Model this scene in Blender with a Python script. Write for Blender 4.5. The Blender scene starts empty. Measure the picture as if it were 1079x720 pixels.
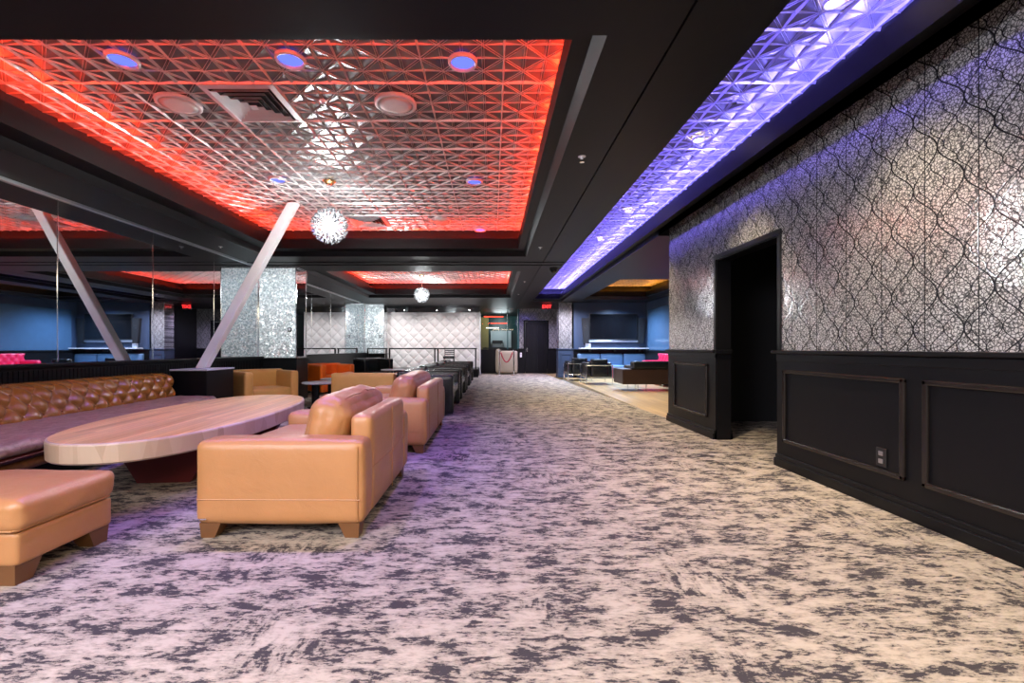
import bpy, bmesh, math, random
from mathutils import Vector, Matrix, noise
from mathutils.bvhtree import BVHTree
random.seed(7)
C = bpy.context.scene.collection
PI = math.pi
F, CX, CY, H = 485.0, 519.0, 367.0, 1.07      # focal length in px, vanishing point, eye height
TILE = 2.13 + H                                # tin ceiling
BEAM = 1.665 + H                               # underside of the beams
STEP = 1.75 + H
LIP = 1.93 + H
XM = -4.78                                     # mirrored wall
XR = 2.62                                      # right wall

# ------------------------------------------------------------------ nodes
class NT:
    def __init__(s, name):
        s.m = bpy.data.materials.new(name); s.m.use_nodes = True
        s.t = s.m.node_tree; s.t.nodes.clear()
        s.out = s.n('ShaderNodeOutputMaterial')
    def n(s, typ, **kw):
        nd = s.t.nodes.new(typ)
        for k, v in kw.items():
            if k == 'inp':
                for kk, vv in v.items(): s.set(nd, kk, vv)
            else: setattr(nd, k, v)
        return nd
    def set(s, nd, key, v):
        sock = nd.inputs[key]
        if isinstance(v, bpy.types.NodeSocket): s.t.links.new(v, sock)
        else: sock.default_value = v
    def math(s, op, a, b=0.0, c=None, clamp=False):
        nd = s.n('ShaderNodeMath', operation=op, use_clamp=clamp)
        s.set(nd, 0, a); s.set(nd, 1, b)
        if c is not None: s.set(nd, 2, c)
        return nd.outputs[0]
    def mix(s, f, a, b):
        nd = s.n('ShaderNodeMix', data_type='RGBA')
        s.set(nd, 0, f); s.set(nd, 6, a); s.set(nd, 7, b)
        return nd.outputs[2]
    def ramp(s, f, p0, p1, c0=(0,0,0,1), c1=(1,1,1,1)):
        nd = s.n('ShaderNodeValToRGB'); s.set(nd, 0, f)
        e = nd.color_ramp.elements
        e[0].position, e[1].position = p0, p1; e[0].color, e[1].color = c0, c1
        return nd.outputs[0]
    def coord(s, kind='Object', scale=(1,1,1), rot=(0,0,0)):
        tc = s.n('ShaderNodeTexCoord'); mp = s.n('ShaderNodeMapping')
        s.t.links.new(tc.outputs[kind], mp.inputs[0])
        mp.inputs['Scale'].default_value = scale; mp.inputs['Rotation'].default_value = rot
        return mp.outputs[0]
    def noise(s, v, scale, detail=3, rough=.5, dist=0):
        nd = s.n('ShaderNodeTexNoise'); s.set(nd, 'Vector', v)
        s.set(nd, 'Scale', scale); s.set(nd, 'Detail', detail); s.set(nd, 'Roughness', rough); s.set(nd, 'Distortion', dist)
        return nd.outputs[0]
    def bump(s, h, strength, dist, normal=None):
        nd = s.n('ShaderNodeBump'); s.set(nd, 'Height', h); s.set(nd, 'Strength', strength); s.set(nd, 'Distance', dist)
        if normal is not None: s.set(nd, 'Normal', normal)
        return nd.outputs[0]
    def bsdf(s, **kw):
        b = s.n('ShaderNodeBsdfPrincipled')
        for k, v in kw.items():
            s.set(b, k.replace('_', ' '), v)
        s.t.links.new(b.outputs[0], s.out.inputs[0])
        return s.m

def rgba(c): return (c[0], c[1], c[2], 1.0)

def plain(name, col, rough=.5, metal=0.0, var=.12, bscale=60, bstr=.1, **kw):
    t = NT(name); v = t.coord('Object')
    n = t.noise(v, bscale, 4)
    c = t.mix(t.noise(v, 5, 4), rgba([x*(1-var) for x in col]), rgba([min(1, x*(1+var)) for x in col]))
    return t.bsdf(Base_Color=c, Roughness=rough, Metallic=metal, Normal=t.bump(n, bstr, .004), **kw)

def emit(name, col, strength):
    t = NT(name); e = t.n('ShaderNodeEmission'); t.set(e, 0, rgba(col)); t.set(e, 1, strength)
    t.t.links.new(e.outputs[0], t.out.inputs[0]); return t.m

def leather(name, col, rough=.38, bstr=.25):
    t = NT(name); v = t.coord('Object')
    vo = t.n('ShaderNodeTexVoronoi', feature='DISTANCE_TO_EDGE'); t.set(vo, 'Vector', v); t.set(vo, 'Scale', 260)
    big = t.noise(v, 9, 5, .6, .6)
    hgt = t.math('ADD', t.math('MULTIPLY', vo.outputs[0], .5), t.math('MULTIPLY', big, 3.0))
    c = t.mix(t.noise(v, 4, 5), rgba([x*.82 for x in col]), rgba([min(1, x*1.12) for x in col]))
    return t.bsdf(Base_Color=c, Roughness=rough, Normal=t.bump(hgt, bstr, .006))

M = {}
M['black'] = plain('black_paint', (.005,.005,.006), .36, var=.2, bscale=14, bstr=.15, Specular_IOR_Level=.2)
M['wornblack'] = plain('worn_black_paint', (.012,.009,.008), .26, var=.7, bscale=22, bstr=.2)
M['beam'] = plain('beam_paint', (.0045,.004,.005), .46, var=.2, bscale=9, bstr=.12, Specular_IOR_Level=.2)
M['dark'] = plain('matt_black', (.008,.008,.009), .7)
M['tan'] = leather('tan_leather', (.42,.20,.075))
M['tan2'] = leather('ochre_leather', (.56,.29,.075), .42)
M['orange'] = leather('orange_leather', (.9,.15,.012), .42)
M['blackleather'] = leather('black_leather', (.005,.0065,.008), .27)
M['brown'] = leather('brown_leather', (.27,.105,.014), .2, .3)
M['darkbrown'] = leather('dark_brown_leather', (.03,.014,.010), .32)
M['red'] = leather('red_leather', (.75,.02,.09), .35)
M['navy'] = plain('navy_paint', (.03,.045,.08), .35)
M['bluecush'] = leather('blue_cushion', (.10,.19,.32), .5)
M['darkred'] = plain('oxblood_trim', (.11,.012,.012), .4)
M['legwood'] = plain('leg_wood', (.15,.065,.022), .38, var=.3)
M['chrome'] = plain('chrome', (.85,.85,.86), .12, 1.0, bstr=0)
M['steel'] = plain('brushed_steel', (.6,.6,.62), .3, 1.0)
M['brass'] = plain('brass', (.8,.5,.2), .25, 1.0)
M['white'] = plain('white_paint', (.78,.77,.77), .4, var=.04)
M['grille'] = plain('grille_white', (.5,.48,.46), .6, bscale=500, bstr=.4)
M['ventwhite'] = plain('vent_white', (.5,.5,.51), .45, .2)
M['beige'] = plain('beige_vinyl', (.30,.25,.18), .5)
M['rope'] = plain('velvet_rope', (.30,.015,.03), .8)
M['screen'] = plain('tv_screen', (.004,.004,.005), .06, bstr=0)
M['plastic'] = plain('black_plastic', (.012,.012,.013), .4)
M['greyplastic'] = plain('grey_top', (.55,.54,.58), .25)
M['blueglass'] = plain('dark_blue_glass', (.05,.10,.17), .18)
M['gold'] = plain('ochre_wall', (.35,.28,.09), .6)
M['teal'] = plain('teal_paint', (.03,.10,.10), .25)

def carpet():
    t = NT('carpet_abstract'); tc = t.n('ShaderNodeTexCoord'); o = tc.outputs['Object']
    def mp(sc):
        m_ = t.n('ShaderNodeMapping'); t.t.links.new(o, m_.inputs[0]); m_.inputs['Scale'].default_value = sc; return m_.outputs[0]
    warp = t.n('ShaderNodeTexNoise'); t.set(warp, 'Vector', o); t.set(warp, 'Scale', 9); t.set(warp, 'Detail', 3)
    wv = t.n('ShaderNodeVectorMath', operation='MULTIPLY_ADD'); t.set(wv, 0, warp.outputs['Color']); wv.inputs[1].default_value = (.05,.05,0); t.set(wv, 2, o)
    def streak(sc, scale, d=6, r=.68):
        m_ = t.n('ShaderNodeMapping'); t.t.links.new(wv.outputs[0], m_.inputs[0]); m_.inputs['Scale'].default_value = sc
        return t.noise(m_.outputs[0], scale, d, r, .5)
    hs = streak((9,27,1), 1.0, 7, .70); vs = streak((25,9,1), 1.0, 7, .70)
    which = t.ramp(t.noise(mp((1,1,1)), 1.5, 2), .56, .64)
    blend = t.mix(which, hs, vs)
    big = t.noise(mp((4.6,7.6,1)), 1.0, 4, .62)
    fine = t.noise(mp((1,3.0,1)), 24, 4, .75)
    val = t.math('ADD', blend, t.math('MULTIPLY', t.math('SUBTRACT', big, .5), .85))
    val = t.math('ADD', val, t.math('MULTIPLY', t.math('SUBTRACT', fine, .5), .75))
    mask = t.ramp(val, .42, .475)
    mask2 = t.ramp(val, .48, .66)
    base = t.mix(mask2, (.25,.213,.165,1), (.42,.358,.28,1))
    pile = t.noise(mp((1,1,1)), 260, 2)
    base = t.mix(t.math('MULTIPLY', pile, .35), base, (.24,.205,.18,1))
    col = t.mix(mask, (.032,.026,.029,1), base)
    h = t.math('ADD', t.math('MULTIPLY', pile, .6), mask)
    return t.bsdf(Base_Color=col, Roughness=.95, Normal=t.bump(h, .25, .008))
M['carpet'] = carpet()

def wood(name, c0, c1, axis=(1,.06,1), rough=.35, plank=None, scale=14):
    t = NT(name); v = t.coord('Object', axis)
    g = t.noise(v, scale, 6, .6, 1.0)
    col = t.mix(t.ramp(g, .3, .7), rgba(c0), rgba(c1))
    if plank:
        br = t.n('ShaderNodeTexBrick'); t.set(br, 'Vector', t.coord('Object', (1,1,1), (0,0,PI/2)))
        t.set(br, 'Scale', 1.0); t.set(br, 'Brick Width', plank[0]); t.set(br, 'Row Height', plank[1]); t.set(br, 'Mortar Size', .0016)
        t.set(br, 'Color1', (.78,.78,.78,1)); t.set(br, 'Color2', (1.1,1.1,1.1,1)); t.set(br, 'Mortar', (.35,.3,.28,1))
        mx = t.n('ShaderNodeMix', data_type='RGBA', blend_type='MULTIPLY'); t.set(mx, 0, 1.0); t.set(mx, 6, col); t.set(mx, 7, br.outputs[0]); col = mx.outputs[2]
    return t.bsdf(Base_Color=col, Roughness=rough, Normal=t.bump(g, .06, .004))
M['tabletop'] = wood('butcher_block', (.66,.35,.09), (.88,.58,.24), (1,.05,1), .32, (1.1,.055))
M['woodfloor'] = wood('plank_floor', (.48,.33,.14), (.62,.45,.23), (1,.06,1), .28, (1.2,.12))
M['walnut'] = wood('walnut', (.13,.05,.018), (.24,.10,.035), (.2,1,1), .3)

def edgewood():                                   # sawn end-grain blocks round the table's rim
    t = NT('table_rim'); v = t.coord('Object')
    vo = t.n('ShaderNodeTexVoronoi'); t.set(vo, 'Vector', t.coord('Object', (7,7,1.5))); t.set(vo, 'Scale', 1.3)
    bw = t.n('ShaderNodeRGBToBW'); t.t.links.new(vo.outputs['Color'], bw.inputs[0])
    c = t.mix(bw.outputs[0], (.40,.27,.17,1), (.66,.52,.38,1))
    return t.bsdf(Base_Color=c, Roughness=.45, Normal=t.bump(t.noise(v, 40, 4), .15, .004))
M['rim'] = edgewood()

def damask(name='silver_damask', along='Y'):
    t = NT(name); tc = t.n('ShaderNodeTexCoord'); sp = t.n('ShaderNodeSeparateXYZ'); t.t.links.new(tc.outputs['Object'], sp.inputs[0])
    a, z = sp.outputs[along], sp.outputs['Z']
    u = t.math('DIVIDE', a, .31); v = t.math('DIVIDE', z, .43)
    s1 = t.math('MULTIPLY', t.math('SINE', t.math('MULTIPLY', v, 2*PI)), .25)
    def dist(x, k=0.):                               # distance to the nearest integer
        f = t.math('FRACT', t.math('ADD', x, 100.5 + k)); return t.math('ABSOLUTE', t.math('SUBTRACT', f, .5))
    d1 = dist(t.math('ADD', u, s1)); d2 = dist(t.math('SUBTRACT', u, s1), .5)
    d = t.math('MINIMUM', d1, d2)
    # loops inside each ogee
    s2 = t.math('MULTIPLY', t.math('SINE', t.math('MULTIPLY', v, 4*PI)), .17)
    u2 = t.math('MULTIPLY', u, 2.0); s3 = t.math('MULTIPLY', t.math('SINE', t.math('MULTIPLY_ADD', v, 4*PI, PI*.5)), .25); d3 = t.math('MULTIPLY', dist(t.math('ADD', u2, s3)), .5); d4 = t.math('MULTIPLY', dist(t.math('SUBTRACT', u2, s3), .5), .5)
    seam = dist(t.math('MULTIPLY', u, 1.0), 0.)
    d = t.math('MINIMUM', d, t.math('MULTIPLY', seam, 1.6))
    line = t.ramp(t.math('MINIMUM', d, t.math('MULTIPLY', t.math('MINIMUM', d3, d4), 1.7)), .012, .024)
    groove = t.ramp(d, .02, .075)
    cv = t.n('ShaderNodeCombineXYZ'); t.set(cv, 0, a); t.set(cv, 1, z)
    vo = t.n('ShaderNodeTexVoronoi', feature='DISTANCE_TO_EDGE'); t.set(vo, 'Vector', cv.outputs[0]); t.set(vo, 'Scale', 52); t.set(vo, 'Randomness', .95)
    cells = t.ramp(vo.outputs[0], .05, .18)
    nz = t.noise(cv.outputs[0], 85, 3, .6, 1.2)
    scroll = t.ramp(nz, .40, .46)
    fill = t.math('MULTIPLY', cells, scroll)
    mask = t.math('MULTIPLY', line, t.math('ADD', t.math('MULTIPLY', fill, .94), .06))
    col = t.mix(mask, (.02,.02,.026,1), (.96,.94,.95,1))
    hgt = t.math('ADD', t.math('MULTIPLY', fill, .55), t.math('MULTIPLY', line, .8))
    hgt = t.math('ADD', hgt, t.math('MULTIPLY', groove, .4))
    met = t.math('ADD', t.math('MULTIPLY', mask, .3), .35)
    return t.bsdf(Base_Color=col, Metallic=met, Roughness=.09, Normal=t.bump(hgt, .075, .005))
M['damask'] = damask(); M['damask_x'] = damask('silver_damask_across', 'X')

def glitter():
    t = NT('silver_glitter'); v = t.coord('Object')
    vo = t.n('ShaderNodeTexVoronoi'); t.set(vo, 'Vector', v); t.set(vo, 'Scale', 42)
    ge = t.n('ShaderNodeNewGeometry')
    d = t.n('ShaderNodeVectorMath', operation='SUBTRACT'); t.t.links.new(vo.outputs['Color'], d.inputs[0]); d.inputs[1].default_value = (.5,.5,.5)
    ma = t.n('ShaderNodeVectorMath', operation='MULTIPLY_ADD'); t.t.links.new(d.outputs[0], ma.inputs[0]); ma.inputs[1].default_value = (.9,.9,.9); t.t.links.new(ge.outputs['Normal'], ma.inputs[2])
    no = t.n('ShaderNodeVectorMath', operation='NORMALIZE'); t.t.links.new(ma.outputs[0], no.inputs[0])
    bw = t.n('ShaderNodeRGBToBW'); t.t.links.new(vo.outputs['Color'], bw.inputs[0])
    c = t.mix(t.ramp(bw.outputs[0], .3, .7), (.50,.57,.60,1), (.95,.97,.98,1))
    return t.bsdf(Base_Color=c, Metallic=.15, Roughness=.25, Normal=no.outputs[0])
M['glitter'] = glitter()

def tin(name, col, rough=.2):
    t = NT(name); v = t.coord('Object')
    n = t.noise(v, 3.5, 4, .6)
    c = t.mix(n, rgba([x*.75 for x in col]), rgba(col))
    r = t.math('ADD', t.math('MULTIPLY', n, .14), rough - .05)
    hb = t.math('ADD', t.noise(v, 14, 2), t.math('MULTIPLY', t.noise(v, 60, 2), .3))
    return t.bsdf(Base_Color=c, Metallic=.62, Roughness=r, Normal=t.bump(hb, .12, .008))
M['tin'] = tin('pressed_tin', (.20,.19,.19), .3); M['tinridge'] = tin('tin_ridge_highlight', (.72,.70,.69), .3)  # darker facets and lighter ridges paint in the highlight lines

def mirror():
    t = NT('mirror_glass'); v = t.coord('Object')
    c = t.mix(t.noise(v, .7, 2), (.50,.53,.55,1), (.58,.60,.62,1))
    return t.bsdf(Base_Color=c, Metallic=1.0, Roughness=.012)
M['mirror'] = mirror()

def quilt():
    t = NT('white_quilting'); tc = t.n('ShaderNodeTexCoord'); sp = t.n('ShaderNodeSeparateXYZ'); t.t.links.new(tc.outputs['Object'], sp.inputs[0])
    x = t.math('DIVIDE', sp.outputs[0], .42); z = t.math('DIVIDE', sp.outputs[2], .42)
    a = t.math('ABSOLUTE', t.math('SINE', t.math('MULTIPLY', t.math('ADD', x, z), PI)))
    b = t.math('ABSOLUTE', t.math('SINE', t.math('MULTIPLY', t.math('SUBTRACT', x, z), PI)))
    h = t.math('POWER', t.math('MULTIPLY', a, b), .4)
    c = t.mix(t.noise(t.coord('Object'), 6, 3), (.72,.68,.68,1), (.80,.77,.77,1))
    return t.bsdf(Base_Color=c, Roughness=.45, Normal=t.bump(h, .8, .045))
M['quilt'] = quilt()

def glass(name, col=(.9,.95,.95), rough=.02):
    t = NT(name); g = t.n('ShaderNodeBsdfTransparent'); t.set(g, 0, rgba(col))
    gl = t.n('ShaderNodeBsdfGlossy'); t.set(gl, 'Roughness', rough)
    fr = t.n('ShaderNodeFresnel'); t.set(fr, 'IOR', 1.5)
    mx = t.n('ShaderNodeMixShader'); t.t.links.new(fr.outputs[0], mx.inputs[0]); t.t.links.new(g.outputs[0], mx.inputs[1]); t.t.links.new(gl.outputs[0], mx.inputs[2])
    t.t.links.new(mx.outputs[0], t.out.inputs[0]); return t.m
M['glass'] = glass('window_glass', (.55,.62,.62))
M['crystal'] = plain('crystal_rod', (.07,.07,.075), .2, 0, .02, bstr=0)
M['led_red'] = emit('red_led', (1.0,.04,.012), 115)
M['led_blue'] = emit('blue_led', (.20,.17,1.0), 170)
M['led_blue_soft'] = emit('soft_blue_led', (.13,.09,1.0), 105)
M['led_amber'] = emit('amber_led', (1.0,.36,.03), 40)
M['bulb'] = emit('bulb_white', (1.0,.98,.96), 8)
M['lens_blue'] = emit('blue_lens', (.10,.13,1.0), 1.7)
M['lens_warm'] = emit('warm_lens', (1.0,.74,.40), 26)
M['exit'] = emit('exit_letters', (1.0,.03,.03), 4.5)
M['barred'] = emit('red_bar_light', (1.0,.06,.03), 4.0)
M['barwhite'] = emit('white_bar_light', (1.0,.92,.85), 3.5)
M['kitchen'] = plain('pale_kitchen_wall', (.62,.72,.76), .4)

# ------------------------------------------------------------------ meshes
def nb(): return bmesh.new()
def box(bm, x0, x1, y0, y1, z0, z1, bev=0.0, seg=2, mi=0):
    vs = [bm.verts.new((x, y, z)) for z in (z0, z1) for x, y in ((x0,y0),(x1,y0),(x1,y1),(x0,y1))]
    fs = [bm.faces.new([vs[i] for i in q]) for q in ((3,2,1,0),(4,5,6,7),(0,1,5,4),(1,2,6,5),(2,3,7,6),(3,0,4,7))]
    for f in fs: f.material_index = mi
    if bev > 0:
        es = list({e for f in fs for e in f.edges})
        r = bmesh.ops.bevel(bm, geom=es, offset=bev, segments=seg, profile=.5, affect='EDGES', clamp_overlap=True)
        for f in r['faces']: f.material_index = mi
    return vs
def quad(bm, pts, mi=0):
    f = bm.faces.new([bm.verts.new(p) for p in pts]); f.material_index = mi; return f
def tube(bm, pts, r, n=8, caps=True):
    pts = [Vector(p) for p in pts]; rings = []
    rs = r if isinstance(r, (list, tuple)) else [r]*len(pts)
    up = None
    for i, p in enumerate(pts):
        d = ((pts[min(i+1, len(pts)-1)] - pts[max(i-1, 0)])).normalized()
        if up is None: up = Vector((0,0,1)) if abs(d.z) < .9 else Vector((1,0,0))
        a = d.cross(up).normalized(); b = a.cross(d).normalized(); up = b
        rings.append([bm.verts.new(p + (a*math.cos(k*2*PI/n) + b*math.sin(k*2*PI/n))*rs[i]) for k in range(n)])
    for i in range(len(rings)-1):
        for k in range(n): bm.faces.new((rings[i][k], rings[i][(k+1)%n], rings[i+1][(k+1)%n], rings[i+1][k]))
    if caps: bm.faces.new(rings[0][::-1]); bm.faces.new(rings[-1])
def lathe(bm, prof, n=32, c=(0,0,0), sx=1, sy=1):
    rings = [[bm.verts.new((c[0]+r*sx*math.cos(k*2*PI/n), c[1]+r*sy*math.sin(k*2*PI/n), c[2]+z)) for k in range(n)] for r, z in prof]
    for i in range(len(rings)-1):
        for k in range(n): bm.faces.new((rings[i][k], rings[i][(k+1)%n], rings[i+1][(k+1)%n], rings[i+1][k]))
    bm.faces.new(rings[0][::-1]); bm.faces.new(rings[-1])
def soft(bm, c, size, r, puff=(0,0,0), n=14, wr=0.0, seed=0.0, wscale=5.0):
    """a stuffed box: rounded edges, puffed faces, wrinkles"""
    tb = bmesh.new(); bmesh.ops.create_cube(tb, size=2.0)
    bmesh.ops.subdivide_edges(tb, edges=tb.edges[:], cuts=n-1, use_grid_fill=True)
    h = Vector(size)*.5; r = min(r, min(h)*.98)
    mp = {}
    for v in tb.verts:
        # concentrate rows near edges
        p = Vector([math.copysign(1-(1-abs(a))**1.5, a) for a in v.co])
        w = Vector((p.x*h.x, p.y*h.y, p.z*h.z))
        q = Vector([max(-(h[i]-r), min(h[i]-r, w[i])) for i in range(3)])
        d = w - q
        if d.length > 1e-9: w = q + d.normalized()*r*min(1, max(abs(d[i]) for i in range(3))/r)
        ax = max(range(3), key=lambda i: abs(v.co[i]))
        o = [i for i in range(3) if i != ax]
        k = (1-p[o[0]]**2)*(1-p[o[1]]**2)
        w[ax] += math.copysign(puff[ax]*k, v.co[ax])
        if wr:
            s = Vector((w.x*wscale+seed, w.y*wscale, w.z*wscale))
            f = noise.noise(s) + .5*noise.noise(s*2.3)
            w += w.normalized()*f*wr
        mp[v] = bm.verts.new(Vector(c) + w)
    for f in tb.faces:
        g = bm.faces.new([mp[v] for v in f.verts]); g.smooth = True
    tb.free()

def obj(name, bm, mat, parent=None, loc=(0,0,0), rot=(0,0,0), smooth=False, sm_angle=None):
    bmesh.ops.remove_doubles(bm, verts=bm.verts[:], dist=1e-6)
    bmesh.ops.recalc_face_normals(bm, faces=bm.faces[:])
    me = bpy.data.meshes.new(name); bm.to_mesh(me); bm.free()
    for m_ in (mat if isinstance(mat, (list, tuple)) else [mat]): me.materials.append(M[m_] if isinstance(m_, str) else m_)
    if smooth: me.shade_smooth()
    if sm_angle:
        me.shade_smooth(); me.set_sharp_from_angle(angle=math.radians(sm_angle))
    o = bpy.data.objects.new(name, me); C.objects.link(o)
    o.location = loc; o.rotation_euler = rot
    if parent: o.parent = parent
    return o
def tag(o, label, cat, group=None):
    o['label'] = label; o['category'] = cat
    if group: o['group'] = group
    return o
def thing(name, label, cat, loc=(0,0,0), rz=0.0, group=None):
    o = bpy.data.objects.new(name, None); C.objects.link(o); o.empty_display_size = .1
    o.location = loc; o.rotation_euler = (0,0,rz); return tag(o, label, cat, group)
def struct(name, bm, mat, parent=None, **kw):
    o = obj(name, bm, mat, parent, **kw)
    if not parent: o['kind'] = 'structure'
    return o
def dup(root, loc, rz=None, label=None, group=None):
    r = root.copy(); C.objects.link(r); r.location = loc
    if rz is not None: r.rotation_euler = (0,0,rz)
    if label: r['label'] = label
    if group: r['group'] = group
    for ch in list(root.children):
        c = ch.copy(); C.objects.link(c); c.parent = r
        for g in ch.children:
            d = g.copy(); C.objects.link(d); d.parent = c
    return r

# ------------------------------------------------------------------ floor
Y0, Y1 = -3.0, 19.5
bm = nb()
box(bm, XM-.1, XR, Y0, 6.83, -.1, 0)
quad(bm, [(XM-.1,6.83,0),(2.66,6.83,0),(2.22,17.3,0),(2.22,19.3,0),(XM-.1,19.3,0)])
struct('floor', bm, 'carpet')
bm = nb(); box(bm, XR+.0, 7.0, 6.83, 17.2, -.1, -.004); box(bm, -.7, 3.6, 17.2, 25, -.1, -.004)
struct('floor', bm, 'woodfloor')
bm = nb(); box(bm, XR, 6.0, 3.0, 6.83, -.1, -.001); struct('floor', bm, 'carpet')

# ------------------------------------------------------------------ ceiling: beams with trays
rects = dict(red=(-3.80,.45,2.61,8.08), red2=(-3.80,.45,10.13,14.9), blue=(1.50,2.37,Y0,16.3), amber=(3.25,5.2,11.3,15.6), redback=(-3.80,.45,-2.6,1.3))
steps = dict(red=(.24,.11,.11,.24), red2=(.24,.11,.11,.24), blue=(.06,.09,.11,.14), amber=(.11,.11,.11,.11), redback=(.24,.11,.11,.11))
def ex(r, a, b=None):
    a = (a,)*4 if isinstance(a, (int, float)) else a
    return (r[0]-a[0], r[1]+a[1], r[2]-a[2], r[3]+a[3])
def loops(bm, ls):
    rings = []
    for r, z in ls:
        rings.append([bm.verts.new(p) for p in ((r[0],r[2],z),(r[1],r[2],z),(r[1],r[3],z),(r[0],r[3],z))])
    for a, b in zip(rings, rings[1:]):
        for k in range(4): bm.faces.new((a[k], a[(k+1)%4], b[(k+1)%4], b[k]))
CO = .26
outer = {}
bm = nb()
for k, r in rects.items():
    st = steps[k]
    if k == 'blue':
        c = (.10, .22, 0, .26)
        l7 = ex(r, (st[0]+.05, st[1], 0, st[3]+.05))
        l6 = ex(r, (st[0], st[1], 0, st[3]))
        loops(bm, [(ex(r,c),TILE+.02),(ex(r,c),STEP+.05),(ex(r,.03),STEP+.05),(ex(r,.03),LIP),(r,LIP),(r,STEP),(l6,STEP),(l7,STEP if 0 else BEAM)])
    else:
        l6 = ex(r, st); l7 = ex(r, [s+.05 for s in st])
        loops(bm, [(ex(r,CO),TILE+.02),(ex(r,CO),STEP+.05),(ex(r,.03),STEP+.05),(ex(r,.03),LIP),(r,LIP),(r,STEP),(l6,STEP),(l7,BEAM)])
    outer[k] = l7
xs = sorted({XM, 7.0, XR} | {v for r in outer.values() for v in r[:2]} | {.97, .985})
ys = sorted({Y0, 25.0, 6.83} | {v for r in outer.values() for v in r[2:]})
for i in range(len(xs)-1):
    for j in range(len(ys)-1):
        mx, my = (xs[i]+xs[i+1])/2, (ys[j]+ys[j+1])/2
        if any(r[0] < mx < r[1] and r[2] < my < r[3] for r in outer.values()): continue
        if mx < XR and my < 6.83 and mx > outer['blue'][1]: continue           # recess over the damask wall
        if .97 < mx < .985: z = BEAM + .02                                      # joint line along the beam
        else: z = BEAM
        quad(bm, [(xs[i],ys[j],z),(xs[i],ys[j+1],z),(xs[i+1],ys[j+1],z),(xs[i+1],ys[j],z)])
        if z > BEAM:
            for x in (xs[i], xs[i+1]): quad(bm, [(x,ys[j],z),(x,ys[j+1],z),(x,ys[j+1],BEAM),(x,ys[j],BEAM)])
# recess above the wall
q = outer['blue'][1]
quad(bm, [(q,Y0,1.863+H),(q,6.83,1.863+H),(XR+.2,6.83,1.863+H),(XR+.2,Y0,1.863+H)])
quad(bm, [(q,Y0,BEAM),(q,6.83,BEAM),(q,6.83,1.863+H),(q,Y0,1.863+H)])
quad(bm, [(q,6.83,BEAM),(XR+.2,6.83,BEAM),(XR+.2,6.83,1.863+H),(q,6.83,1.863+H)])
# the fascia board of the blue cove stops at the step height beside the wall
struct('ceiling', bm, 'beam')
bm = nb(); box(bm, XM-.2, 7.0, Y0, 25, TILE+.03, TILE+.13); struct('ceiling', bm, 'dark')
# thin moulding lines on beams
bm = nb()
box(bm, XM, XM+.03, Y0, 16.6, BEAM-.03, BEAM)
struct('trim_1', bm, 'steel')
bm = nb()
for y in (8.9, 9.2): box(bm, XM, 1.39, y, y+.03, BEAM-.012, BEAM+.01)
struct('trim_2', bm, 'beam')

# pressed-tin panels: 6-inch pyramid cells, ridges, heavier joint every fourth line
GX, GY, CELL = .084, 3.69, .615/4
def tinceil(r, c):
    e = ex(r, c); bm = nb()
    i0, i1 = math.floor((e[0]-GX)/CELL), math.ceil((e[1]-GX)/CELL)
    j0, j1 = math.floor((e[2]-GY)/CELL), math.ceil((e[3]-GY)/CELL)
    cl = lambda x, y: (max(e[0], min(e[1], x)), max(e[2], min(e[3], y)))
    def ridge(x, y, X, Y, w, h):
        (x, y), (X, Y) = cl(x, y), cl(X, Y)
        d = Vector((X-x, Y-y, 0)); 
        if d.length < .01: return
        n = Vector((-d.y, d.x, 0)).normalized()*w
        a, b = Vector((x, y, TILE)), Vector((X, Y, TILE)); dn = Vector((0,0,-h)); up = Vector((0,0,.015))
        quad(bm, [a-n+up, b-n+up, b+dn, a+dn], 1); quad(bm, [a+dn, b+dn, b+n+up, a+n+up], 1)
    hz = lambda i, j: TILE + (.014 if (i+j) % 2 else 0)
    for i in range(i0, i1):
        for j in range(j0, j1):
            x, y = GX+i*CELL, GY+j*CELL
            c4 = [(i,j),(i+1,j),(i+1,j+1),(i,j+1)]
            ps = [(*cl(GX+p*CELL, GY+q*CELL), hz(p, q)) for p, q in c4]
            if ps[0][0] >= ps[1][0] or ps[0][1] >= ps[3][1]: continue
            if (i+j) % 2 == 0: quad(bm, (ps[0], ps[1], ps[2])); quad(bm, (ps[0], ps[2], ps[3]))
            else: quad(bm, (ps[0], ps[1], ps[3])); quad(bm, (ps[1], ps[2], ps[3]))
            o = .012
            if min(p[0] for p in ps) < e[0]+1e-6 or max(p[0] for p in ps) > e[1]-1e-6 or min(p[1] for p in ps) < e[2]+1e-6 or max(p[1] for p in ps) > e[3]-1e-6: continue
            for d_ in (-.0065, .0065):
                if (i+j) % 2 == 0: ridge(x+d_, y-d_, x+CELL+d_, y+CELL-d_, .0042, .005)
                else: ridge(x+CELL+d_, y+d_, x+d_, y+CELL+d_, .0042, .005)
    for i in range(i0, i1+1):
        x = GX+i*CELL
        if not e[0] < x < e[1]: continue
        if i % 4 == 0: ridge(x, e[2], x, e[3], .011, .012)
        else:
            for s in (-.008, .008): ridge(x+s, e[2], x+s, e[3], .0045, .006)
    for j in range(j0, j1+1):
        y = GY+j*CELL
        if not e[2] < y < e[3]: continue
        if j % 4 == 0: ridge(e[0], y, e[1], y, .011, .012)
        else: ridge(e[0], y, e[1], y, .004, .004)
    return bm
for k in rects:
    bm = tinceil(rects[k], (.10,.22,0,.26) if k == 'blue' else CO)
    struct('ceiling', bm, ['tin', 'tinridge'])

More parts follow.
